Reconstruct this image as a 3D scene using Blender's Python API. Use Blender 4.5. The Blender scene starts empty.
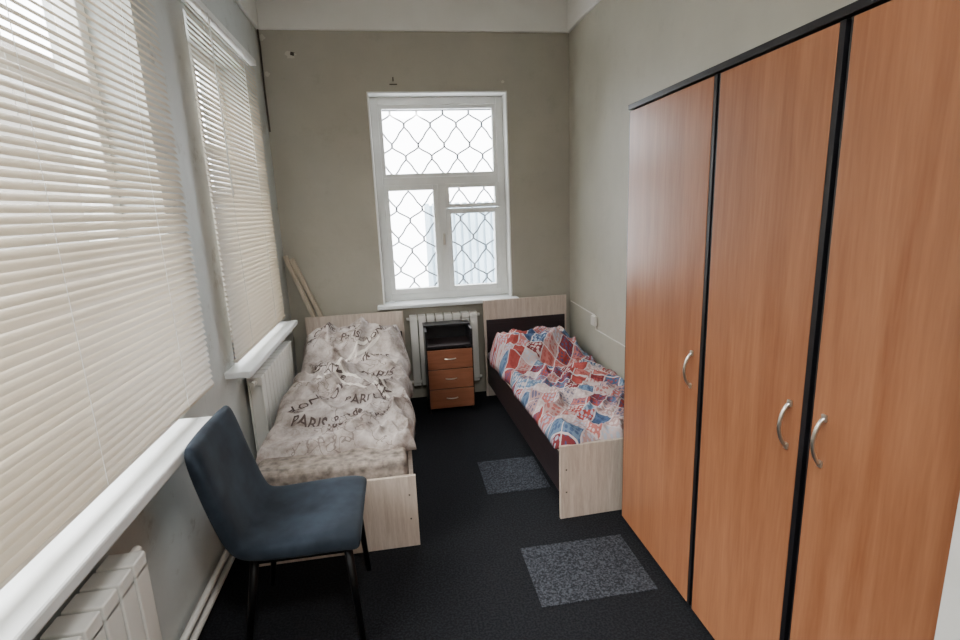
import bpy, bmesh, math, random
from mathutils import Vector, Matrix, noise
random.seed(3)
H=1.65
D=bpy.data
col=bpy.context.scene.collection

# ---------------- materials ----------------
def lin(h):
    h=h.lstrip('#'); r=[int(h[i:i+2],16)/255 for i in (0,2,4)]
    return tuple((c/12.92 if c<=.04045 else ((c+.055)/1.055)**2.4) for c in r)+(1,)
def newmat(name):
    m=D.materials.new(name); m.use_nodes=True
    nt=m.node_tree; b=nt.nodes['Principled BSDF']
    return m,nt,b
def plain(name,c,rough=.6,metal=0,nscale=0,namt=.15,bump=0,bscale=80,spec=.5,stretch=(1,1,1)):
    m,nt,b=newmat(name)
    c=lin(c) if isinstance(c,str) else c
    b.inputs['Base Color'].default_value=c; b.inputs['Roughness'].default_value=rough
    b.inputs['Metallic'].default_value=metal; b.inputs['Specular IOR Level'].default_value=spec
    tc=nt.nodes.new('ShaderNodeTexCoord'); mp=nt.nodes.new('ShaderNodeMapping')
    mp.inputs['Scale'].default_value=stretch
    nt.links.new(tc.outputs['Object'],mp.inputs['Vector'])
    if nscale:
        n=nt.nodes.new('ShaderNodeTexNoise'); n.inputs['Scale'].default_value=nscale; n.inputs['Detail'].default_value=6
        r=nt.nodes.new('ShaderNodeValToRGB')
        r.color_ramp.elements[0].position=.3; r.color_ramp.elements[1].position=.7
        r.color_ramp.elements[0].color=tuple(x*(1-namt) for x in c[:3])+(1,)
        r.color_ramp.elements[1].color=tuple(min(1,x*(1+namt)) for x in c[:3])+(1,)
        nt.links.new(mp.outputs[0],n.inputs['Vector']); nt.links.new(n.outputs['Fac'],r.inputs[0]); nt.links.new(r.outputs[0],b.inputs['Base Color'])
    if bump:
        n2=nt.nodes.new('ShaderNodeTexNoise'); n2.inputs['Scale'].default_value=bscale; n2.inputs['Detail'].default_value=4
        bp=nt.nodes.new('ShaderNodeBump'); bp.inputs['Strength'].default_value=bump; bp.inputs['Distance'].default_value=.01
        nt.links.new(mp.outputs[0],n2.inputs['Vector']); nt.links.new(n2.outputs['Fac'],bp.inputs['Height']); nt.links.new(bp.outputs[0],b.inputs['Normal'])
    return m
def wood(name,c1,c2,axis='Z',scale=1.0,rough=.4,xy=14):
    m,nt,b=newmat(name)
    tc=nt.nodes.new('ShaderNodeTexCoord'); mp=nt.nodes.new('ShaderNodeMapping')
    s={'X':(1.0,xy,xy),'Y':(xy,1.0,xy),'Z':(xy,xy,1.0)}[axis]
    mp.inputs['Scale'].default_value=tuple(v*scale for v in s)
    n=nt.nodes.new('ShaderNodeTexNoise'); n.inputs['Scale'].default_value=1.6; n.inputs['Detail'].default_value=7; n.inputs['Roughness'].default_value=.6; n.inputs['Distortion'].default_value=.6
    n3=nt.nodes.new('ShaderNodeTexNoise'); n3.inputs['Scale'].default_value=12; n3.inputs['Detail'].default_value=4
    ad=nt.nodes.new('ShaderNodeMix'); ad.data_type='FLOAT'; ad.inputs[0].default_value=.3
    r=nt.nodes.new('ShaderNodeValToRGB'); r.color_ramp.elements[0].position=.33; r.color_ramp.elements[1].position=.67
    r.color_ramp.elements[0].color=lin(c1); r.color_ramp.elements[1].color=lin(c2)
    L=nt.links.new
    L(tc.outputs['Object'],mp.inputs[0]); L(mp.outputs[0],n.inputs['Vector']); L(mp.outputs[0],n3.inputs['Vector'])
    L(n.outputs['Fac'],ad.inputs[2]); L(n3.outputs['Fac'],ad.inputs[3]); L(ad.outputs[0],r.inputs[0]); L(r.outputs[0],b.inputs['Base Color'])
    b.inputs['Roughness'].default_value=rough
    return m

def wallmat(name,c,cw='#e4e5e1',zsplit=3.03,grime=.0,cg='#77746a'):
    m,nt,b=newmat(name); L=nt.links.new
    g=nt.nodes.new('ShaderNodeNewGeometry'); sx=nt.nodes.new('ShaderNodeSeparateXYZ'); L(g.outputs['Position'],sx.inputs[0])
    n=nt.nodes.new('ShaderNodeTexNoise'); n.inputs['Scale'].default_value=1.5; n.inputs['Detail'].default_value=7; n.inputs['Roughness'].default_value=.6
    L(g.outputs['Position'],n.inputs['Vector'])
    r=nt.nodes.new('ShaderNodeValToRGB'); cc=lin(c)
    r.color_ramp.elements[0].position=.3; r.color_ramp.elements[1].position=.7
    r.color_ramp.elements[0].color=tuple(x*.90 for x in cc[:3])+(1,); r.color_ramp.elements[1].color=tuple(x*1.08 for x in cc[:3])+(1,)
    L(n.outputs['Fac'],r.inputs[0])
    n4=nt.nodes.new('ShaderNodeTexNoise'); n4.inputs['Scale'].default_value=5; n4.inputs['Detail'].default_value=10; n4.inputs['Roughness'].default_value=.75
    L(g.outputs['Position'],n4.inputs['Vector'])
    r4=nt.nodes.new('ShaderNodeMapRange'); r4.inputs[1].default_value=.55; r4.inputs[2].default_value=.72; r4.inputs[4].default_value=grime; L(n4.outputs['Fac'],r4.inputs[0])
    m4=nt.nodes.new('ShaderNodeMix'); m4.data_type='RGBA'; L(r4.outputs[0],m4.inputs[0]); L(r.outputs[0],m4.inputs[6]); m4.inputs[7].default_value=lin(cg)
    gt=nt.nodes.new('ShaderNodeMath'); gt.operation='GREATER_THAN'; gt.inputs[1].default_value=zsplit; L(sx.outputs['Z'],gt.inputs[0])
    mx=nt.nodes.new('ShaderNodeMix'); mx.data_type='RGBA'; L(gt.outputs[0],mx.inputs[0]); L(m4.outputs[2],mx.inputs[6]); mx.inputs[7].default_value=lin(cw)
    L(mx.outputs[2],b.inputs['Base Color']); b.inputs['Roughness'].default_value=.55
    n2=nt.nodes.new('ShaderNodeTexNoise'); n2.inputs['Scale'].default_value=6; n2.inputs['Detail'].default_value=5; L(g.outputs['Position'],n2.inputs['Vector'])
    bp=nt.nodes.new('ShaderNodeBump'); bp.inputs['Strength'].default_value=.25; bp.inputs['Distance'].default_value=.02
    L(n2.outputs['Fac'],bp.inputs['Height']); L(bp.outputs[0],b.inputs['Normal'])
    return m

M={}
M['back']=wallmat('wall_paint_taupe','#aca89b',grime=.22)
M['right']=wallmat('wall_paint_beige','#bbb8ab',grime=.16)
M['left']=wallmat('wall_paint_grey','#c6cac8',grime=.8,cg='#857f72')
M['ceil']=plain('ceiling_white','#f0f0ec',.8,nscale=3,namt=.04)
M['white']=plain('painted_white','#eaebe8',.45,nscale=6,namt=.06,bump=.1,bscale=20)
M['sill']=plain('sill_white','#dfe3e4',.3,nscale=5,namt=.07)
M['rad']=plain('radiator_enamel','#e9e8e3',.3,nscale=5,namt=.04)
M['orange']=wood('cherry_laminate','#905a3c','#b07a58','Z',.6,.33)
M['orangeX']=wood('cherry_laminate_h','#7c4b33','#966046','X',1,.4)
M['black']=plain('black_laminate','#16161a',.4,nscale=10,namt=.3)
M['ash']=wood('ash_laminate','#b3a294','#d8cbbf','Z',2,.5)
M['ashX']=wood('ash_laminate_h','#b3a294','#d8cbbf','X',2,.5)
M['wenge']=wood('wenge_laminate','#1b1413','#33272a','Y',2,.45)
M['wengeX']=wood('wenge_laminate_h','#1b1413','#33272a','X',2,.45)
M['chrome']=plain('brushed_nickel','#d6d2ca',.3,1)
M['metal']=plain('black_metal','#0d0d0f',.4,.6)
M['iron']=plain('grille_iron','#55595e',.6)
M['plank']=wood('old_plank','#aca08e','#cfc4b2','Z',1.5,.7)
M['socket']=plain('socket_plastic','#e4e2da',.4)
M['dark']=plain('dark_mark','#4a453d',.9)
M['mark']=plain('plaster_chip','#c9c6ba',.9)

def carpet(name,c1,c2,sc=110):
    m,nt,b=newmat(name); L=nt.links.new
    g=nt.nodes.new('ShaderNodeNewGeometry')
    n=nt.nodes.new('ShaderNodeTexNoise'); n.inputs['Scale'].default_value=sc; n.inputs['Detail'].default_value=3
    L(g.outputs['Position'],n.inputs['Vector'])
    r=nt.nodes.new('ShaderNodeValToRGB'); r.color_ramp.elements[0].position=.42; r.color_ramp.elements[1].position=.62
    r.color_ramp.elements[0].color=lin(c1); r.color_ramp.elements[1].color=lin(c2); L(n.outputs['Fac'],r.inputs[0])
    L(r.outputs[0],b.inputs['Base Color']); b.inputs['Roughness'].default_value=.95; b.inputs['Specular IOR Level'].default_value=.15
    bp=nt.nodes.new('ShaderNodeBump'); bp.inputs['Strength'].default_value=.5; bp.inputs['Distance'].default_value=.004
    L(n.outputs['Fac'],bp.inputs['Height']); L(bp.outputs[0],b.inputs['Normal'])
    return m
M['carpet']=carpet('carpet_black','#141519','#232529')
M['tile']=carpet('carpet_tile_grey','#25272c','#484c54',120)

def velvet():
    m,nt,b=newmat('blue_velvet'); L=nt.links.new
    tc=nt.nodes.new('ShaderNodeTexCoord'); n=nt.nodes.new('ShaderNodeTexNoise'); n.inputs['Scale'].default_value=7; n.inputs['Detail'].default_value=5
    L(tc.outputs['Object'],n.inputs['Vector']); r=nt.nodes.new('ShaderNodeValToRGB')
    r.color_ramp.elements[0].position=.35; r.color_ramp.elements[1].position=.68
    r.color_ramp.elements[0].color=lin('#1d242d'); r.color_ramp.elements[1].color=lin('#303a46')
    L(n.outputs['Fac'],r.inputs[0]); L(r.outputs[0],b.inputs['Base Color']); b.inputs['Roughness'].default_value=.85
    b.inputs['Sheen Weight'].default_value=.2; b.inputs['Sheen Roughness'].default_value=.4; b.inputs['Sheen Tint'].default_value=lin('#b8c2cc')
    b.inputs['Specular IOR Level'].default_value=.2
    return m
M['velvet']=velvet()

def slatmat():
    m,nt,b=newmat('blind_slat_cream'); L=nt.links.new
    b.inputs['Base Color'].default_value=lin('#c9c1b3'); b.inputs['Roughness'].default_value=.35
    t=nt.nodes.new('ShaderNodeBsdfTranslucent'); t.inputs['Color'].default_value=lin('#ecd4ae')
    mx=nt.nodes.new('ShaderNodeMixShader'); mx.inputs[0].default_value=.09
    o=nt.nodes['Material Output']; L(b.outputs[0],mx.inputs[1]); L(t.outputs[0],mx.inputs[2]); L(mx.outputs[0],o.inputs[0])
    return m
M['slat']=slatmat()
def glass():
    m,nt,b=newmat('window_glass'); L=nt.links.new
    t=nt.nodes.new('ShaderNodeBsdfTransparent'); g=nt.nodes.new('ShaderNodeBsdfGlossy'); g.inputs['Roughness'].default_value=.05
    mx=nt.nodes.new('ShaderNodeMixShader'); mx.inputs[0].default_value=.05
    o=nt.nodes['Material Output']; L(t.outputs[0],mx.inputs[1]); L(g.outputs[0],mx.inputs[2]); L(mx.outputs[0],o.inputs[0])
    return m
M['glass']=glass()

def linen():
    m,nt,b=newmat('duvet_linen'); L=nt.links.new
    tc=nt.nodes.new('ShaderNodeTexCoord')
    n=nt.nodes.new('ShaderNodeTexNoise'); n.inputs['Scale'].default_value=9; n.inputs['Detail'].default_value=8; n.inputs['Roughness'].default_value=.7
    L(tc.outputs['Object'],n.inputs['Vector']); r=nt.nodes.new('ShaderNodeValToRGB')
    e=r.color_ramp.elements; e[0].position=.36; e[0].color=lin('#857a74'); e[1].position=.5; e[1].color=lin('#b0a7a2')
    x=e.new(.64); x.color=lin('#c9c1bd')
    L(n.outputs['Fac'],r.inputs[0])
    v=nt.nodes.new('ShaderNodeTexVoronoi'); v.feature='DISTANCE_TO_EDGE'; v.inputs['Scale'].default_value=11
    n2=nt.nodes.new('ShaderNodeTexNoise'); n2.inputs['Scale'].default_value=9; L(tc.outputs['Object'],n2.inputs['Vector'])
    add=nt.nodes.new('ShaderNodeMix'); add.data_type='RGBA'; add.inputs[0].default_value=.22; L(tc.outputs['Object'],add.inputs[6]); L(n2.outputs['Color'],add.inputs[7]); L(add.outputs[2],v.inputs['Vector'])
    lt=nt.nodes.new('ShaderNodeMath'); lt.operation='LESS_THAN'; lt.inputs[1].default_value=.03; L(v.outputs['Distance'],lt.inputs[0])
    n5=nt.nodes.new('ShaderNodeTexNoise'); n5.inputs['Scale'].default_value=3.2; L(tc.outputs['Object'],n5.inputs['Vector'])
    g5=nt.nodes.new('ShaderNodeMath'); g5.operation='GREATER_THAN'; g5.inputs[1].default_value=.54; L(n5.outputs['Fac'],g5.inputs[0])
    ml=nt.nodes.new('ShaderNodeMath'); ml.operation='MULTIPLY'; L(lt.outputs[0],ml.inputs[0]); L(g5.outputs[0],ml.inputs[1])
    m6=nt.nodes.new('ShaderNodeMath'); m6.operation='MULTIPLY'; m6.inputs[1].default_value=.6; L(ml.outputs[0],m6.inputs[0])
    mx=nt.nodes.new('ShaderNodeMix'); mx.data_type='RGBA'; L(m6.outputs[0],mx.inputs[0]); L(r.outputs[0],mx.inputs[6]); mx.inputs[7].default_value=lin('#5c4f4a')
    L(mx.outputs[2],b.inputs['Base Color']); b.inputs['Roughness'].default_value=.9; b.inputs['Specular IOR Level'].default_value=.2
    return m
M['linen']=linen()
M['ink']=plain('duvet_print','#544845',.9)
M['inkl']=plain('duvet_print_light','#ded8d0',.9)
M['mattress']=plain('mattress_ticking','#8f857d',.9,nscale=26,namt=.55)

def patchwork():
    m,nt,b=newmat('duvet_patchwork'); L=nt.links.new; N=nt.nodes.new
    tc=N('ShaderNodeTexCoord')
    nw=N('ShaderNodeTexNoise'); nw.inputs['Scale'].default_value=4; nw.inputs['Detail'].default_value=2; L(tc.outputs['Object'],nw.inputs['Vector'])
    wv=N('ShaderNodeMix'); wv.data_type='RGBA'; wv.blend_type='LINEAR_LIGHT'; wv.inputs[0].default_value=.04; L(tc.outputs['Object'],wv.inputs[6]); L(nw.outputs['Color'],wv.inputs[7])
    mp=N('ShaderNodeMapping'); mp.inputs['Rotation'].default_value=(0,0,math.radians(40)); mp.inputs['Scale'].default_value=(10.5,10.5,0)
    L(wv.outputs[2],mp.inputs[0])
    fl=N('ShaderNodeVectorMath'); fl.operation='FLOOR'; L(mp.outputs[0],fl.inputs[0])
    wn=N('ShaderNodeTexWhiteNoise'); wn.noise_dimensions='3D'; L(fl.outputs[0],wn.inputs['Vector'])
    cols=[(0,'#a04845'),(.18,'#6a819c'),(.34,'#c4b2b2'),(.48,'#b8706c'),(.62,'#506484'),(.74,'#b39392'),(.88,'#7c363c')]
    cols2=[(0,'#d8cccb'),(.25,'#a9b8cb'),(.5,'#a5504c'),(.75,'#41547a')]
    def ramp(cs):
        r=N('ShaderNodeValToRGB'); r.color_ramp.interpolation='CONSTANT'; e=r.color_ramp.elements
        e[0].position=0; e[0].color=lin(cs[0][1]); e[1].position=cs[1][0]; e[1].color=lin(cs[1][1])
        for p,c in cs[2:]:
            x=e.new(p); x.color=lin(c)
        return r
    r=ramp(cols); L(wn.outputs['Value'],r.inputs[0])
    sc=N('ShaderNodeSeparateColor'); L(wn.outputs['Color'],sc.inputs[0]); r2=ramp(cols2); L(sc.outputs[1],r2.inputs[0])
    mp2=N('ShaderNodeMapping'); mp2.inputs['Scale'].default_value=(42,42,0); mp2.inputs['Rotation'].default_value=(0,0,math.radians(40)); L(wv.outputs[2],mp2.inputs[0])
    v=N('ShaderNodeTexVoronoi'); v.inputs['Scale'].default_value=1; v.inputs['Randomness'].default_value=.4; L(mp2.outputs[0],v.inputs['Vector'])
    s=N('ShaderNodeMath'); s.operation='LESS_THAN'; s.inputs[1].default_value=.42; L(v.outputs['Distance'],s.inputs[0])
    s2=N('ShaderNodeMath'); s2.operation='MULTIPLY'; s2.inputs[1].default_value=.75; L(s.outputs[0],s2.inputs[0])
    mx=N('ShaderNodeMix'); mx.data_type='RGBA'; L(s2.outputs[0],mx.inputs[0]); L(r.outputs[0],mx.inputs[6]); L(r2.outputs[0],mx.inputs[7])
    fr=N('ShaderNodeVectorMath'); fr.operation='FRACTION'; L(mp.outputs[0],fr.inputs[0]); sp=N('ShaderNodeSeparateXYZ'); L(fr.outputs[0],sp.inputs[0])
    a=N('ShaderNodeMath'); a.operation='LESS_THAN'; a.inputs[1].default_value=.07; L(sp.outputs['X'],a.inputs[0])
    c=N('ShaderNodeMath'); c.operation='LESS_THAN'; c.inputs[1].default_value=.07; L(sp.outputs['Y'],c.inputs[0])
    o=N('ShaderNodeMath'); o.operation='MAXIMUM'; L(a.outputs[0],o.inputs[0]); L(c.outputs[0],o.inputs[1])
    mx2=N('ShaderNodeMix'); mx2.data_type='RGBA'; L(o.outputs[0],mx2.inputs[0]); L(mx.outputs[2],mx2.inputs[6]); mx2.inputs[7].default_value=lin('#cbc0c2')
    L(mx2.outputs[2],b.inputs['Base Color']); b.inputs['Roughness'].default_value=.85; b.inputs['Specular IOR Level'].default_value=.2
    return m
M['patch']=patchwork()

# ---------------- geometry helpers ----------------
def empty(name,loc=(0,0,0),rz=0):
    e=D.objects.new(name,None); e.empty_display_size=.1; e.location=loc; e.rotation_euler=(0,0,rz); col.objects.link(e); return e
def obj(name,me,mats,parent=None,smooth=False):
    o=D.objects.new(name,me); col.objects.link(o)
    for m in (mats if isinstance(mats,list) else [mats]): me.materials.append(m)
    if parent: o.parent=parent
    if smooth:
        for p in me.polygons: p.use_smooth=True
    return o
def boxes(name,lst,mat,parent=None,bevel=0,seg=2):
    bm=bmesh.new()
    for (x0,x1,y0,y1,z0,z1) in lst:
        c=Vector(((x0+x1)/2,(y0+y1)/2,(z0+z1)/2))
        bmesh.ops.create_cube(bm,size=1,matrix=Matrix.Translation(c)@Matrix.Diagonal((abs(x1-x0),abs(y1-y0),abs(z1-z0),1)))
    me=D.meshes.new(name); bm.to_mesh(me); bm.free()
    o=obj(name,me,mat,parent)
    if bevel:
        b=o.modifiers.new('bev','BEVEL'); b.width=bevel; b.segments=seg; b.limit_method='ANGLE'
    return o
def tube(name,pts,r,mat,parent=None,cyclic=False,res=3):
    cu=D.curves.new(name,'CURVE'); cu.dimensions='3D'; cu.bevel_depth=r; cu.bevel_resolution=res; cu.use_fill_caps=True
    lst=pts if isinstance(pts[0][0],(list,tuple)) else [pts]
    for P in lst:
        s=cu.splines.new('POLY'); s.points.add(len(P)-1)
        for i,p in enumerate(P): s.points[i].co=(p[0],p[1],p[2],1)
        s.use_cyclic_u=cyclic
    tmp=D.objects.new('t',cu); col.objects.link(tmp)
    me=D.meshes.new_from_object(tmp.evaluated_get(bpy.context.evaluated_depsgraph_get()))
    me.materials.clear()
    D.objects.remove(tmp)
    o=obj(name,me,mat,parent,True)
    return o
def cone(name,p0,p1,r0,r1,mat,parent):
    p0=Vector(p0);p1=Vector(p1);d=p1-p0
    bm=bmesh.new()
    mat4=Matrix.Translation((p0+p1)/2)@d.to_track_quat('Z','Y').to_matrix().to_4x4()
    bmesh.ops.create_cone(bm,cap_ends=True,segments=20,radius1=r0,radius2=r1,depth=d.length,matrix=mat4)
    me=D.meshes.new(name); bm.to_mesh(me); bm.free()
    return obj(name,me,mat,parent,True)

XL,XR,YB,YF,ZC=-.93,1.52,4.45,-1.6,3.30
# ---------------- room shell ----------------
boxes('floor',[(XL-.35,XR+.3,YF-.2,YB+.4,-.1,0)],M['carpet'])
boxes('ceiling',[(XL-.35,XR+.3,YF-.2,YB+.4,ZC,ZC+.15)],M['ceil'])
boxes('wall_right',[(XR,XR+.25,YF-.2,YB+.4,0,ZC)],M['right'])
boxes('wall_rear',[(XL-.3,XR,YF-.2,YF,0,ZC)],M['right'])
bx0,bx1,bz0,bz1=-.155,.983,.865,2.59
boxes('wall_back',[(XL-.3,bx0,YB,YB+.35,0,ZC),(bx1,XR,YB,YB+.35,0,ZC),(bx0,bx1,YB,YB+.35,0,bz0),(bx0,bx1,YB,YB+.35,bz1,ZC)],M['back'])
W1=(.0,2.33,.87,2.72); W2=(2.90,3.95,.87,2.64)
xl0=XL-.3
boxes('wall_left',[(xl0,XL,YF,W1[0],0,ZC),(xl0,XL,W1[1],W2[0],0,ZC),(xl0,XL,W2[1],YB,0,ZC),
  (xl0,XL,W1[0],W1[1],0,W1[2]),(xl0,XL,W1[0],W1[1],W1[3],ZC),(xl0,XL,W2[0],W2[1],0,W2[2]),(xl0,XL,W2[0],W2[1],W2[3],ZC)],M['left'])
boxes('wall_doorway',[(.93,XR,.33,.67,0,ZC)],M['white'],bevel=.006)
boxes('trim_1',[(XL,XR,YB-.025,YB,3.03,ZC)],M['ceil'],bevel=.008)
boxes('trim_2',[(XR-.025,XR,.67,YB-.025,3.03,ZC)],M['ceil'],bevel=.008)
boxes('trim_3',[(XL,XL+.025,YF,YB-.025,3.03,ZC)],M['ceil'],bevel=.008)
rv=.012
boxes('trim_window_reveal',[(bx0,bx0+rv,YB-.005,YB+.34,bz0,bz1),(bx1-rv,bx1,YB-.005,YB+.34,bz0,bz1),(bx0,bx1,YB-.005,YB+.34,bz1-rv,bz1)],M['white'])
boxes('carpet_tile',[(.42,.80,2.71,3.11,0,.004)],M['tile'])
boxes('carpet_tile',[(.49,1.01,1.80,2.19,0,.004)],M['tile'])

# ---------------- back window ----------------
w=empty('window_1')
def rect(x0,x1,z0,z1,t,y0,y1):
    return [(x0,x0+t,y0,y1,z0,z1),(x1-t,x1,y0,y1,z0,z1),(x0+t,x1-t,y0,y1,z0,z0+t),(x0+t,x1-t,y0,y1,z1-t,z1)]
fy=YB+.13
boxes('frame',rect(-.143,.971,.875,2.578,.062,fy,fy+.09)+[(-.08,.909,fy,fy+.09,1.865,1.935),(.375,.445,fy,fy+.09,.93,1.87)],M['white'],w,.006)
boxes('sash_top',rect(-.085,.914,1.93,2.52,.035,fy+.015,fy+.06),M['white'],w,.004)
boxes('sash_left',rect(-.085,.38,.935,1.87,.045,fy-.012,fy+.05),M['white'],w,.004)
boxes('sash_right',rect(.44,.914,.935,1.66,.045,fy-.012,fy+.05),M['white'],w,.004)
boxes('sash_vent',rect(.44,.914,1.665,1.87,.035,fy-.016,fy+.05),M['white'],w,.004)
boxes('glass_pane',[(-.08,.909,fy+.04,fy+.044,.94,2.52)],M['glass'],w)
boxes('latch',[(.40,.42,fy-.03,fy,1.35,1.45),(.46,.475,fy-.03,fy-.01,1.75,1.79)],M['chrome'],w,.003)
boxes('sill_board',[(bx0-.05,bx1+.04,YB-.10,YB+.13,.842,.872)],M['sill'],w,.006)
gl=[]
gy=YB+.30
n=10; sp=(bx1-bx0)/n
for i in range(n+1):
    xc=bx0+i*sp; P=[]
    for k in range(0,161):
        z=.87+k*(1.72/160)
        ph=z/.27*2*math.pi
        s=math.sin(ph); s=s+.28*math.sin(2*ph)
        P.append((xc+(sp/2-.003)*s*(1 if i%2 else -1),gy,z))
    gl.append(P)
tube('grille_bars',gl,.0072,M['iron'],w,res=2)
tube('grille_rails',[[(bx0,gy,z),(bx1,gy,z)] for z in (.95,2.5)],.006,M['iron'],w)

# ---------------- left windows ----------------
def lwin(name,Wn,cols):
    e=empty(name); y0,y1,z0,z1=Wn; X0,X1=XL-.24,XL-.16; t=.06
    L=[(X0,X1,y0,y0+t,z0,z1),(X0,X1,y1-t,y1,z0,z1),(X0,X1,y0+t,y1-t,z0,z0+t),(X0,X1,y0+t,y1-t,z1-t,z1)]
    for c in range(1,cols):
        yy=y0+(y1-y0)*c/cols; L.append((X0,X1,yy-.04,yy+.04,z0+t,z1-t))
    zt=z0+(z1-z0)*.68; L.append((X0+.005,X1-.005,y0+t,y1-t,zt-.03,zt+.03))
    boxes('frame',L,M['white'],e,.005)
    boxes('glass_pane',[(X0+.03,X0+.034,y0+t,y1-t,z0+t,z1-t)],M['glass'],e)
    return e
e=lwin('window_2',W2,2)
boxes('sill_board',[(XL-.2,-.80,2.72,4.05,.835,.87)],M['sill'],e,.008)
e=lwin('window_3',W1,3)
boxes('sill_board',[(XL-.2,-.785,-.1,2.12,.83,.87)],M['sill'],e,.008)

def blind(y0,y1,z0,z1,tilt=50):
    e=empty('window_blind'); X=-.885; wd=.031; pit=.0262
    bm=bmesh.new(); a=math.radians(tilt)
    n=int((z1-z0)/pit)
    for i in range(n):
        zc=z0+.02+i*pit; zc+=random.uniform(-.0012,.0012); aa=a+random.uniform(-.08,.08)
        ab=aa+random.uniform(-.03,.03)
        rows=[]
        for k in (-1,-.5,0,.5,1):
            u=k*wd/2; h=.0035*(1-k*k)
            r=[]
            m=8
            for j in range(m+1):
                t=j/m; a2=aa*(1-t)+ab*t
                dx=math.cos(a2)*u+math.sin(a2)*h; dz=-math.sin(a2)*u+math.cos(a2)*h
                y=y0+(y1-y0)*t
                r.append(bm.verts.new((X+dx,y,zc+dz)))
            rows.append(r)
        for p in range(4):
            for j in range(m):
                f=bm.faces.new((rows[p][j],rows[p][j+1],rows[p+1][j+1],rows[p+1][j])); f.smooth=True
    me=D.meshes.new('slats'); bm.to_mesh(me); bm.free(); obj('slats',me,M['slat'],e)
    boxes('head_rail',[(XL+.005,X+.022,y0,y1,z1,z1+.035)],M['white'],e,.003)
    boxes('bottom_rail',[(X-.012,X+.012,y0,y1,z0-.008,z0+.008)],M['slat'],e,.003)
    k=max(2,round((y1-y0)/.55)); L=[]
    for i in range(k):
        y=y0+(y1-y0)*(i+.5)/k
        L.append([(X+.013,y,z0),(X+.013,y,z1)]); L.append([(X-.013,y,z0),(X-.013,y,z1)])
    tube('ladder_cords',L,.0010,M['white'],e,res=1)
    tube('tilt_wand',[(X+.03,y0+.25,z1),(X+.032,y0+.25,z1-.9)],.004,M['white'],e)
    return e
blind(.0,2.41,.915,2.70,49)
blind(2.775,4.0,.915,2.665,62)

# ---------------- radiators ----------------
def radiator(axis,a0,a1,w0,w1,z0,z1):
    e=empty('radiator'); F=[]
    n=max(1,round((a1-a0)/.08)); p=(a1-a0)/n
    for i in range(n):
        s=a0+i*p+.005; t=a0+(i+1)*p-.005; mid=(s+t)/2
        body=[(mid-.012,mid+.012,min(w0,w1)+.004,max(w0,w1)-.004,z0+.02,z1-.02)]
        front=(s,t,w1-.012*(1 if w1>w0 else -1),w1,z0+.03,z1-.035)
        top=(s,t,min(w0,w1),max(w0,w1),z1-.05,z1)
        bot=(s,t,min(w0,w1)+.01,max(w0,w1)-.01,z0,z0+.05)
        back=(s,t,w0,w0+.01*(1 if w1>w0 else -1),z0+.03,z1-.05)
        for b in body+[front,top,bot,back]:
            a,b2,c,d,z_,zz=b
            lo,hi=min(c,d),max(c,d)
            F.append((a,b2,lo,hi,z_,zz) if axis=='x' else (lo,hi,a,b2,z_,zz))
    boxes('sections',F,M['rad'],e,.009,3)
    wm=(w0+w1)/2
    for nm,z in (('pipe_top',z1-.03),('pipe_bottom',z0+.03)):
        if axis=='x': tube(nm,[(a0-.02,wm,z),(a1+.02,wm,z)],.014,M['rad'],e)
        else: tube(nm,[(wm,a0-.04,z),(wm,a1+.05,z)],.014,M['rad'],e)
    return e
radiator('y',.55,1.50,XL+.025,-.805,.17,.70)
radiator('y',2.98,3.86,XL+.02,-.825,.17,.755)
radiator('x',.05,.65,4.435,4.35,.14,.77)
tube('heating_pipe',[[(XL+.035,YF+.01,.055),(XL+.035,4.28,.055)]],.014,M['rad'])
tube('heating_pipe',[[(XL+.035,YF+.01,.12),(XL+.035,4.28,.12)]],.014,M['rad'])

# ---------------- wardrobe ----------------
wd=empty('wardrobe'); wy0,wy1=.70,2.31; zt=2.076
boxes('carcass',[(1.093,1.105,wy0,wy1,.0,zt-.022),(1.093,1.505,wy1-.018,wy1,0,zt-.022),(1.093,1.505,wy0,wy0+.018,0,zt-.022),(1.49,1.505,wy0,wy1,0,zt-.022),
   (1.10,1.49,1.64,1.66,.03,zt-.022)],M['black'],wd)
boxes('top_panel',[(1.066,1.508,wy0-.003,wy1+.006,zt-.022,zt)],M['black'],wd,.002)
boxes('plinth',[(1.12,1.14,wy0+.02,wy1-.02,0,.05)],M['black'],wd)
doors=[(1.678,2.302),(1.182,1.640),(.705,1.142)]
for i,(a,b) in enumerate(doors):
    boxes('door_%d'%(i+1),[(1.070,1.088,a,b,.03,zt-.03)],M['orange'],wd,.0015)
E=[]
for a,b in doors: E+= [(1.0715,1.092,a-.018,a-.0005,.028,zt-.028),(1.0715,1.092,b+.0005,b+.007,.028,zt-.028)]
boxes('edge_bands',E,M['black'],wd)
def handle(y,z,nm):
    P=[]
    for k in range(25):
        t=k/24; zz=z-.065+.13*t; d=math.sin(math.pi*t)**.6*.03
        P.append((1.069-d,y,zz))
    tube(nm,P,.0055,M['chrome'],wd)
    boxes(nm+'_feet',[(1.062,1.0705,y-.008,y+.008,z-.075,z-.055),(1.062,1.0705,y-.008,y+.008,z+.055,z+.075)],M['chrome'],wd,.003)
handle(1.722,1.02,'handle_1'); handle(1.222,1.01,'handle_2'); handle(1.10,1.015,'handle_3')

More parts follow.
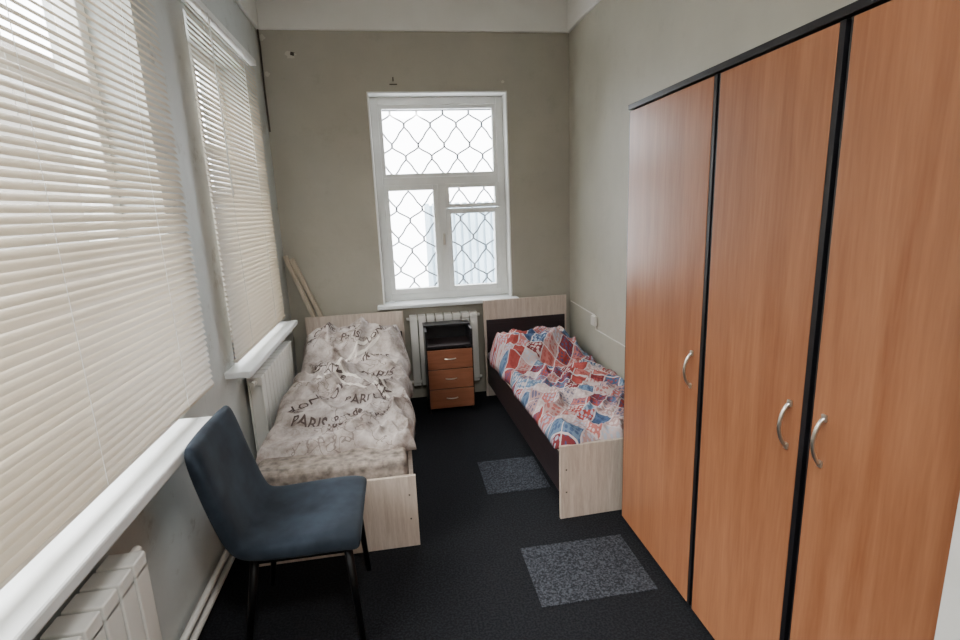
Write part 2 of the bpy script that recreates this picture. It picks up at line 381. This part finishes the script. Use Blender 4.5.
# ---------------- beds ----------------
def bed(loc,rz,width,foot_z,head_z,mat_top,length=2.0):
    e=empty('single_bed',loc,rz); W=width; Lg=length
    boxes('headboard',[(0,W,-.018,0,0,head_z)],M['ash'],e,.0015)
    boxes('headboard_inset',[(.02,W-.02,-.030,-.0185,.25,head_z-.17)],M['wengeX'],e,.001)
    boxes('footboard',[(0,W,-Lg,-Lg+.018,0,foot_z)],M['ash'],e,.0015)
    boxes('side_rail_left',[(.012,.030,-Lg+.0185,-.031,.13,foot_z-.05)],M['wenge'],e,.001)
    boxes('side_rail_right',[(W-.030,W-.012,-Lg+.0185,-.031,.13,foot_z-.05)],M['wenge'],e,.001)
    boxes('rail_edge_strip',[(.010,.032,-Lg+.0185,-.031,foot_z-.05,foot_z-.044),(W-.032,W-.010,-Lg+.0185,-.031,foot_z-.05,foot_z-.044)],M['ashX'],e)
    boxes('slat_base',[(.03,W-.03,-Lg+.06+i*.19,-Lg+.12+i*.19,.20,.22) for i in range(10)],M['ashX'],e)
    boxes('mattress',[(.034,W-.034,-Lg+.025,-.04,.222,mat_top)],M['mattress'],e,.03,4)
    boxes('screws',[(x,x+.008,-Lg-.001,-Lg+.001,z,z+.008) for x in (.03,W-.04) for z in (.15,.28)],M['dark'],e)
    return e
bed((-.795,4.33,0),0,.80,.385,.83,.465)
RZ=math.radians(1.9); RL=(.695,4.335,0)
bed(RL,RZ,.755,.42,.87,.43,length=1.95)

def ridg(x,y,s,seed):
    v=noise.noise(Vector((x*s+seed,y*s,seed*.7)))
    return 1-min(1,abs(v)*2.4)
def sharp(v): return v*v*(3-2*v)*v
def make_cover(name,loc,rz,x0,x1,y0,y1,base,Hf,mat,nx=170,ny=330,jit=.02,drop=.06,seed=1.0):
    def Z(x,y):
        q=min(x-x0,x1-x,y-y0,y1-y); r=.07
        f=max(0,min(1,q/r)); f=math.sqrt(max(0,1-(1-f)**2))
        top=Hf(x,y)
        return (base-drop)+(top-(base-drop))*f
    bm=bmesh.new(); G=[]
    for j in range(ny+1):
        row=[]
        for i in range(nx+1):
            u=i/nx; v=j/ny
            u2=.5-.5*math.cos(math.pi*u); u2=.5*u+.5*u2; v2=.5*v+.25*(1-math.cos(math.pi*v))
            x=x0+(x1-x0)*u2; y=y0+(y1-y0)*v2; z=Z(x,y)
            ex=noise.noise(Vector((y*4,seed,1)))*jit*(abs(2*u-1)**6); ey=noise.noise(Vector((x*5,seed,7)))*jit*2*(abs(2*v-1)**6)
            row.append(bm.verts.new((x+ex,y+ey,z)))
        G.append(row)
    for j in range(ny):
        for i in range(nx):
            f=bm.faces.new((G[j][i],G[j][i+1],G[j+1][i+1],G[j+1][i])); f.smooth=True
    me=D.meshes.new(name); bm.to_mesh(me); bm.free()
    o=obj(name,me,mat); o.location=loc; o.rotation_euler=(0,0,rz)
    s=o.modifiers.new('th','SOLIDIFY'); s.thickness=.012; s.offset=-1
    return o,Z
def fold(x,y,ax,ay,bx,by,wd,h):
    dx,dy=bx-ax,by-ay; L2=dx*dx+dy*dy; t=max(0,min(1,((x-ax)*dx+(y-ay)*dy)/L2))
    d=math.hypot(x-ax-t*dx,y-ay-t*dy)
    return h*math.exp(-(d/wd)**1.5)*(.5+.5*math.sin(math.pi*min(1,max(0,t*.8+.1))))
FL=[(-.70,3.70,-.15,3.05,.035,.06),(-.10,3.75,-.62,3.10,.03,.055),(-.5,3.8,-.05,3.45,.03,.055),(-.72,3.3,-.35,2.75,.04,.04),(-.35,3.1,-.02,2.75,.035,.04),(-.70,2.75,-.25,2.60,.03,.03),
    (-.62,4.15,-.48,3.75,.03,.05),(-.30,4.2,-.28,3.7,.03,.05),(-.10,4.15,-.05,3.8,.03,.04)]
def HL(x,y):
    b=.505
    b+= .24*math.exp(-((y-4.06)/.27)**4)*(1-.3*(abs(x+.38)/.4)**3)
    b+= .06*math.exp(-((y-3.35)/.45)**2)
    wx=x+.16*noise.noise(Vector((x*2.3,y*2.3,3.1))); wy=y+.16*noise.noise(Vector((x*2.3,y*2.3,9.1)))
    for f in FL: b+=fold(wx,wy,*f)
    b+=.048*sharp(ridg(wx*1.0+wy*.5,wy*1.0-wx*.3,3.4,2.3))
    b+=.020*sharp(ridg(wx-.4*wy,wy*.7,7,5.3))
    b+=.006*sharp(ridg(wx,wy,13,8.3))
    return b
dl,ZL=make_cover('duvet',(0,0,0),0,-.785,.015,2.50,4.285,.485,HL,M['linen'],drop=.05,seed=2.2,jit=.04)

def drape(bm,name,mat,x,y,rot,off=.0045):
    for k in range(6):
        bmesh.ops.triangulate(bm,faces=bm.faces[:])
        es=[ed for ed in bm.edges if ed.calc_length()>.010]
        if not es: break
        bmesh.ops.subdivide_edges(bm,edges=es,cuts=1)
    bmesh.ops.triangulate(bm,faces=bm.faces[:])
    R=Matrix.Rotation(math.radians(rot),3,'Z')
    for v in bm.verts:
        p=R@v.co; X=p.x+x; Y=p.y+y
        X=max(-.73,min(-.04,X)); Y=max(2.56,min(4.23,Y))
        v.co=(X,Y,ZL(X,Y)+off)
    me=D.meshes.new(name); bm.to_mesh(me); bm.free()
    return obj(name,me,mat,dl)
def lettering(txt,x,y,size,rot):
    cu=D.curves.new('t','FONT'); cu.body=txt; cu.size=size; cu.align_x='CENTER'; cu.align_y='CENTER'; cu.resolution_u=2; cu.offset=.0012
    t=D.objects.new('t',cu); col.objects.link(t)
    me=D.meshes.new_from_object(t.evaluated_get(bpy.context.evaluated_depsgraph_get())); D.objects.remove(t)
    bm=bmesh.new(); bm.from_mesh(me)
    return drape(bm,'print_'+txt.lower().replace(' ','_').replace('.',''),M['ink'],x,y,rot)
for t in [('PARIS',-.30,4.10,.11,-6),('PARIS',-.20,3.42,.10,-20),('LONDON',-.52,3.05,.08,24),('PARFUM',-.24,2.98,.075,-8),('KISS',-.62,3.62,.09,60),
          ('No. 5',-.2,3.68,.08,10),('PARIS',-.55,2.76,.08,-14),('Rue de la Paix',-.26,2.78,.055,16),('ROME',-.62,3.98,.09,40),('Love',-.45,3.32,.08,-40),('Amour',-.12,3.2,.06,70),('Paris',-.40,3.88,.08,-18),('New York',-.38,3.58,.06,12),('Bon jour',-.6,2.92,.055,-25),('LONDON',-.16,3.92,.06,30),('1889',-.38,2.64,.06,5)]:
    lettering(*t)
def strokes(name,segs,wd_,x,y,rot,mat,sc=1):
    bm=bmesh.new()
    for (a,b,c,d) in segs:
        p=Vector((a,b,0))*sc;q=Vector((c,d,0))*sc; t=(q-p).normalized(); nn=Vector((-t.y,t.x,0))*wd_/2
        vs=[bm.verts.new(v) for v in (p-nn,q-nn,q+nn,p+nn)]
        bm.faces.new(vs)
    drape(bm,name,mat,x,y,rot,.0035)
tower=[(-.5,-1,-.2,-.3),(-.2,-.3,0,1),(.5,-1,.2,-.3),(.2,-.3,0,1),(-.3,-.45,.3,-.45),(-.2,-.15,.2,-.15),(-.35,-.8,.1,-.45),(.35,-.8,-.1,-.45),(-.2,-.3,.12,0),(.2,-.3,-.12,0)]
strokes('print_tower',tower,.008,-.5,3.55,-25,M['ink'],.15)
strokes('print_tower_small',tower,.007,-.18,2.66+.42,50,M['ink'],.10)
strokes('print_ribbon',[(-1,0,1,0),(-1,.16,1,.16)],.018,-.35,3.2,-38,M['inkl'],.30)
strokes('print_ribbon_b',[(-1,0,1,0),(-1,.16,1,.16)],.016,-.40,3.72,35,M['inkl'],.26)

# right duvet (local coords of bed)
FR=[(.05,-.35,.5,-.6,.04,.05),(.6,-.3,.3,-.7,.035,.05),(.2,-.85,.6,-1.2,.04,.045),(.6,-.9,.15,-1.4,.035,.04),(.15,-1.5,.6,-1.75,.04,.04),(.35,-1.1,.7,-1.55,.03,.035)]
def HR(x,y):
    b=.455
    b+=.16*math.exp(-((y+.44-.1*(x-.35))/.25)**6)*math.exp(-((x-.33)/.36)**6)
    b+=.02*math.exp(-((y+1.2)/.4)**2)*math.exp(-((x-.45)/.25)**2)
    wx=x+.15*noise.noise(Vector((x*2.4,y*2.4,5.1))); wy=y+.15*noise.noise(Vector((x*2.4,y*2.4,11.1)))
    for f in FR: b+=fold(wx,wy,*f)*.85
    b+=.040*sharp(ridg(wx+wy*.4,wy-wx*.5,3.8,7.3))
    b+=.022*sharp(ridg(wx,wy*.7,8,1.3))
    b+=.008*sharp(ridg(wx,wy,16,3.3))
    return b
make_cover('duvet',RL,RZ,-.01,.745,-1.925,-.12,.43,HR,M['patch'],drop=.035,seed=5.1,jit=.035)

# ---------------- nightstand ----------------
ns=empty('nightstand'); x0,x1,y0,y1=.165,.55,4.035,4.335
boxes('carcass',[(x0,x0+.016,y0,y1,0,.70),(x1-.016,x1,y0,y1,0,.70),(x0+.016,x1-.016,y1-.012,y1,.02,.69),(x0+.016,x1-.016,y0+.01,y1-.012,.03,.046),(x0+.016,x1-.016,y0+.002,y1-.012,.552,.568)],M['black'],ns,.001)
boxes('top_panel',[(x0-.004,x1+.004,y0+.16,y1,.70,.716)],M['black'],ns,.002)
boxes('niche_floor',[(x0+.018,x1-.018,y0,y1-.014,.5685,.573)],M['wengeX'],ns)
for i in range(3):
    z=.045+i*.168
    boxes('drawer_%d'%(i+1),[(x0+.010,x1-.010,y0-.016,y0-.001,z,z+.160)],M['orangeX'],ns,.002)
    xm=(x0+x1)/2
    P=[(xm-.045+.09*k/12,y0-.018-.018*math.sin(math.pi*k/12)**.6,z+.085) for k in range(13)]
    tube('handle_%d'%(i+1),P,.0045,M['chrome'],ns)

# ---------------- chair ----------------
ch=empty('dining_chair')
prof=[(-.778,.885),(-.768,.82),(-.738,.68),(-.706,.56),(-.682,.49),(-.645,.452),(-.58,.445),(-.45,.447),(-.33,.452),(-.245,.449),(-.220,.437)]
wid=[.42,.435,.445,.45,.455,.462,.47,.478,.482,.482,.475]
yc=1.985; bm=bmesh.new()
n=len(prof); m=16
def nrm(i):
    a=Vector(prof[max(0,i-1)]);b=Vector(prof[min(n-1,i+1)]); d=(b-a).normalized(); return Vector((-d.y,d.x))
top=[];bot=[]
for i,(x,z) in enumerate(prof):
    N=nrm(i)
    if N.y<0 and i>5: N=-N
    if i<=5 and N.x<0: N=-N
    tr=[];br=[]
    for j in range(m+1):
        s=-1+2*j/m; s=math.copysign(1-(1-abs(s))**1.4,s)
        y=yc+s*wid[i]/2
        th=.038 if 0<i<n-1 else .028
        if i>6: th+=.006
        edge=(1-abs(s)**12)
        curve=.014*(s*s)
        off=N*(th*(.5+.5*edge)+ (curve if i<5 else curve*.3))
        off2=-N*(th*.9*(.5+.5*edge)-(curve if i<5 else curve*.3))
        tr.append(bm.verts.new((x+off.x,y,z+off.y))); br.append(bm.verts.new((x+off2.x,y,z+off2.y)))
    top.append(tr);bot.append(br)
for i in range(n-1):
    for j in range(m):
        bm.faces.new((top[i][j],top[i][j+1],top[i+1][j+1],top[i+1][j]))
        bm.faces.new((bot[i][j],bot[i+1][j],bot[i+1][j+1],bot[i][j+1]))
    bm.faces.new((top[i][0],top[i+1][0],bot[i+1][0],bot[i][0])); bm.faces.new((top[i][m],bot[i][m],bot[i+1][m],top[i+1][m]))
for j in range(m):
    bm.faces.new((top[0][j],bot[0][j],bot[0][j+1],top[0][j+1])); bm.faces.new((top[-1][j],top[-1][j+1],bot[-1][j+1],bot[-1][j]))
bmesh.ops.recalc_face_normals(bm,faces=bm.faces[:])
me=D.meshes.new('upholstered_shell'); bm.to_mesh(me); bm.free()
o=obj('upholstered_shell',me,M['velvet'],ch,True); s=o.modifiers.new('s','SUBSURF'); s.levels=2; s.render_levels=2
boxes('under_frame',[(-.62,-.26,1.80,1.825,.385,.41),(-.62,-.26,2.155,2.18,.385,.41),(-.62,-.595,1.80,2.18,.385,.41),(-.285,-.26,1.80,2.18,.385,.41)],M['metal'],ch,.003)
for i,(a,b) in enumerate([((-.27,1.80),(-.245,1.78)),((-.27,2.18),(-.245,2.20)),((-.61,1.81),(-.68,1.79)),((-.61,2.17),(-.68,2.19))]):
    cone('leg_%d'%(i+1),(b[0],b[1],0),(a[0],a[1],.41),.011,.017,M['metal'],ch)

# ---------------- small things ----------------
def plank(name,p0,p1,w_,t_):
    p0=Vector(p0);p1=Vector(p1);d=p1-p0
    bm=bmesh.new(); bmesh.ops.create_cube(bm,size=1,matrix=Matrix.Translation((p0+p1)/2)@d.to_track_quat('Z','Y').to_matrix().to_4x4()@Matrix.Diagonal((w_,t_,d.length,1)))
    me=D.meshes.new(name); bm.to_mesh(me); bm.free(); return obj(name,me,M['plank'])
plank('wooden_plank',(-.46,4.375,0.02),(-.905,4.375,1.34),.05,.03)
plank('wooden_plank',(-.38,4.42,0.02),(-.865,4.42,1.31),.04,.03)
boxes('wall_socket',[(XR-.03,XR,3.78,3.86,.70,.78)],M['socket'],bevel=.006)
tube('wall_cable',[[(XR-.006,3.82,.70),(XR-.006,3.80,.67),(XR-.006,2.4,.67)],[(XR-.006,3.82,.78),(XR-.006,4.40,.80)]],.005,M['socket'])
tube('corner_cable',[(XL+.012,YB-.012,3.03),(XL+.015,YB-.012,2.9),(XL+.01,YB-.01,2.6),(XL+.013,YB-.012,2.3)],.006,M['dark'])
def chip(name,x,z,r,mat,d=.003):
    bm=bmesh.new(); vs=[]
    for k in range(14):
        a=2*math.pi*k/14; rr=r*(.6+.6*random.random()); vs.append(bm.verts.new((x+rr*math.cos(a),YB-d,z+rr*.8*math.sin(a))))
    bm.faces.new(vs); me=D.meshes.new(name); bm.to_mesh(me); bm.free(); o=obj(name,me,mat)
    s=o.modifiers.new('s','SOLIDIFY'); s.thickness=.002
    return o
chip('plaster_chip',-.70,2.86,.04,M['mark']); chip('wall_hole',-.69,2.865,.020,M['dark'],.006)
chip('plaster_chip',-.90,2.98,.03,M['mark']); chip('plaster_chip',-.89,2.72,.022,M['mark']); chip('plaster_chip',.95,2.66,.015,M['mark'])
tube('wall_hook',[(.06,YB,2.67),(.06,YB-.03,2.665),(.06,YB-.03,2.69)],.004,M['dark'])
boxes('wall_nail',[(.03,.09,YB-.003,YB,2.64,2.648)],M['dark'])

# ---------------- outside ----------------
boxes('ground_snow',[(-30,30,-20,40,-.7,-.6)],plain('snow','#eef1f4',.9,nscale=.5,namt=.05))
f=empty('corrugated_fence')
boxes('fence_sheets',[(.42+i*.11,.42+i*.11+.07,7.6,7.64,-.6,1.75) for i in range(34)]+[(.42,4.1,7.63,7.66,-.6,1.72)],plain('fence_blue_grey','#a9bdc9',.6,nscale=4,namt=.1),f)
boxes('neighbour_building',[(-7.5,-5.2,-8,12,-.6,4.2)],plain('building_plaster','#6f6b64',.9,nscale=1,namt=.3))

# ---------------- lights ----------------
wld=D.worlds.new('World'); bpy.context.scene.world=wld; wld.use_nodes=True
bg=wld.node_tree.nodes['Background']; bg.inputs[0].default_value=(.95,.97,1,1); bg.inputs[1].default_value=15
def portal(name,loc,rot,sx,sy):
    l=D.lights.new(name,'AREA'); l.shape='RECTANGLE'; l.size=sx; l.size_y=sy; l.cycles.is_portal=True
    o=D.objects.new(name,l); o.location=loc; o.rotation_euler=rot; col.objects.link(o)
portal('portal_back',((bx0+bx1)/2,YB+.36,(bz0+bz1)/2),(math.radians(-90),0,0),bx1-bx0,bz1-bz0)
portal('portal_left',(xl0-.02,(W1[0]+W1[1])/2,(W1[2]+W1[3])/2),(0,math.radians(-90),0),W1[3]-W1[2],W1[1]-W1[0])
portal('portal_left',(xl0-.02,(W2[0]+W2[1])/2,(W2[2]+W2[3])/2),(0,math.radians(-90),0),W2[3]-W2[2],W2[1]-W2[0])
s=D.lights.new('soft_sun','SUN'); s.energy=8; s.angle=math.radians(40); s.color=(1,.93,.80)
o=D.objects.new('soft_sun',s); col.objects.link(o); o.rotation_euler=Vector((1,.25,-.75)).to_track_quat('-Z','Y').to_euler()
cl=empty('ceiling_fill'); cl.location=(.3,-.1,0)  # unseen overhead fixture with area light, added as soft fill for the room
boxes('fill_housing',[(-.3,.3,-.3,.3,ZC-.04,ZC)],M['white'],cl,.01)
l=D.lights.new('fill_light','AREA'); l.shape='RECTANGLE'; l.size=.55; l.size_y=.55; l.energy=56; l.color=(1,.98,.95)
o=D.objects.new('fill_light',l); o.location=(0,0,ZC-.05); o.parent=cl; col.objects.link(o)

# ---------------- camera ----------------
F=514
Yd=Vector((-85,-108,F)).normalized(); Dd=Vector((97,2368,F)); Dd=(Dd-Yd*Dd.dot(Yd)).normalized(); Xd=Dd.cross(Yd)
right=Vector((Xd.x,Yd.x,-Dd.x)); down=Vector((Xd.y,Yd.y,-Dd.y)); fwd=Vector((Xd.z,Yd.z,-Dd.z))
cam=D.cameras.new('camera'); cam.sensor_width=36; cam.lens=36*F/960; cam.clip_start=.05
co=D.objects.new('camera',cam); col.objects.link(co)
Mx=Matrix((( right.x,-down.x,-fwd.x,0),(right.y,-down.y,-fwd.y,0),(right.z,-down.z,-fwd.z,H),(0,0,0,1)))
co.matrix_world=Mx
bpy.context.scene.camera=co
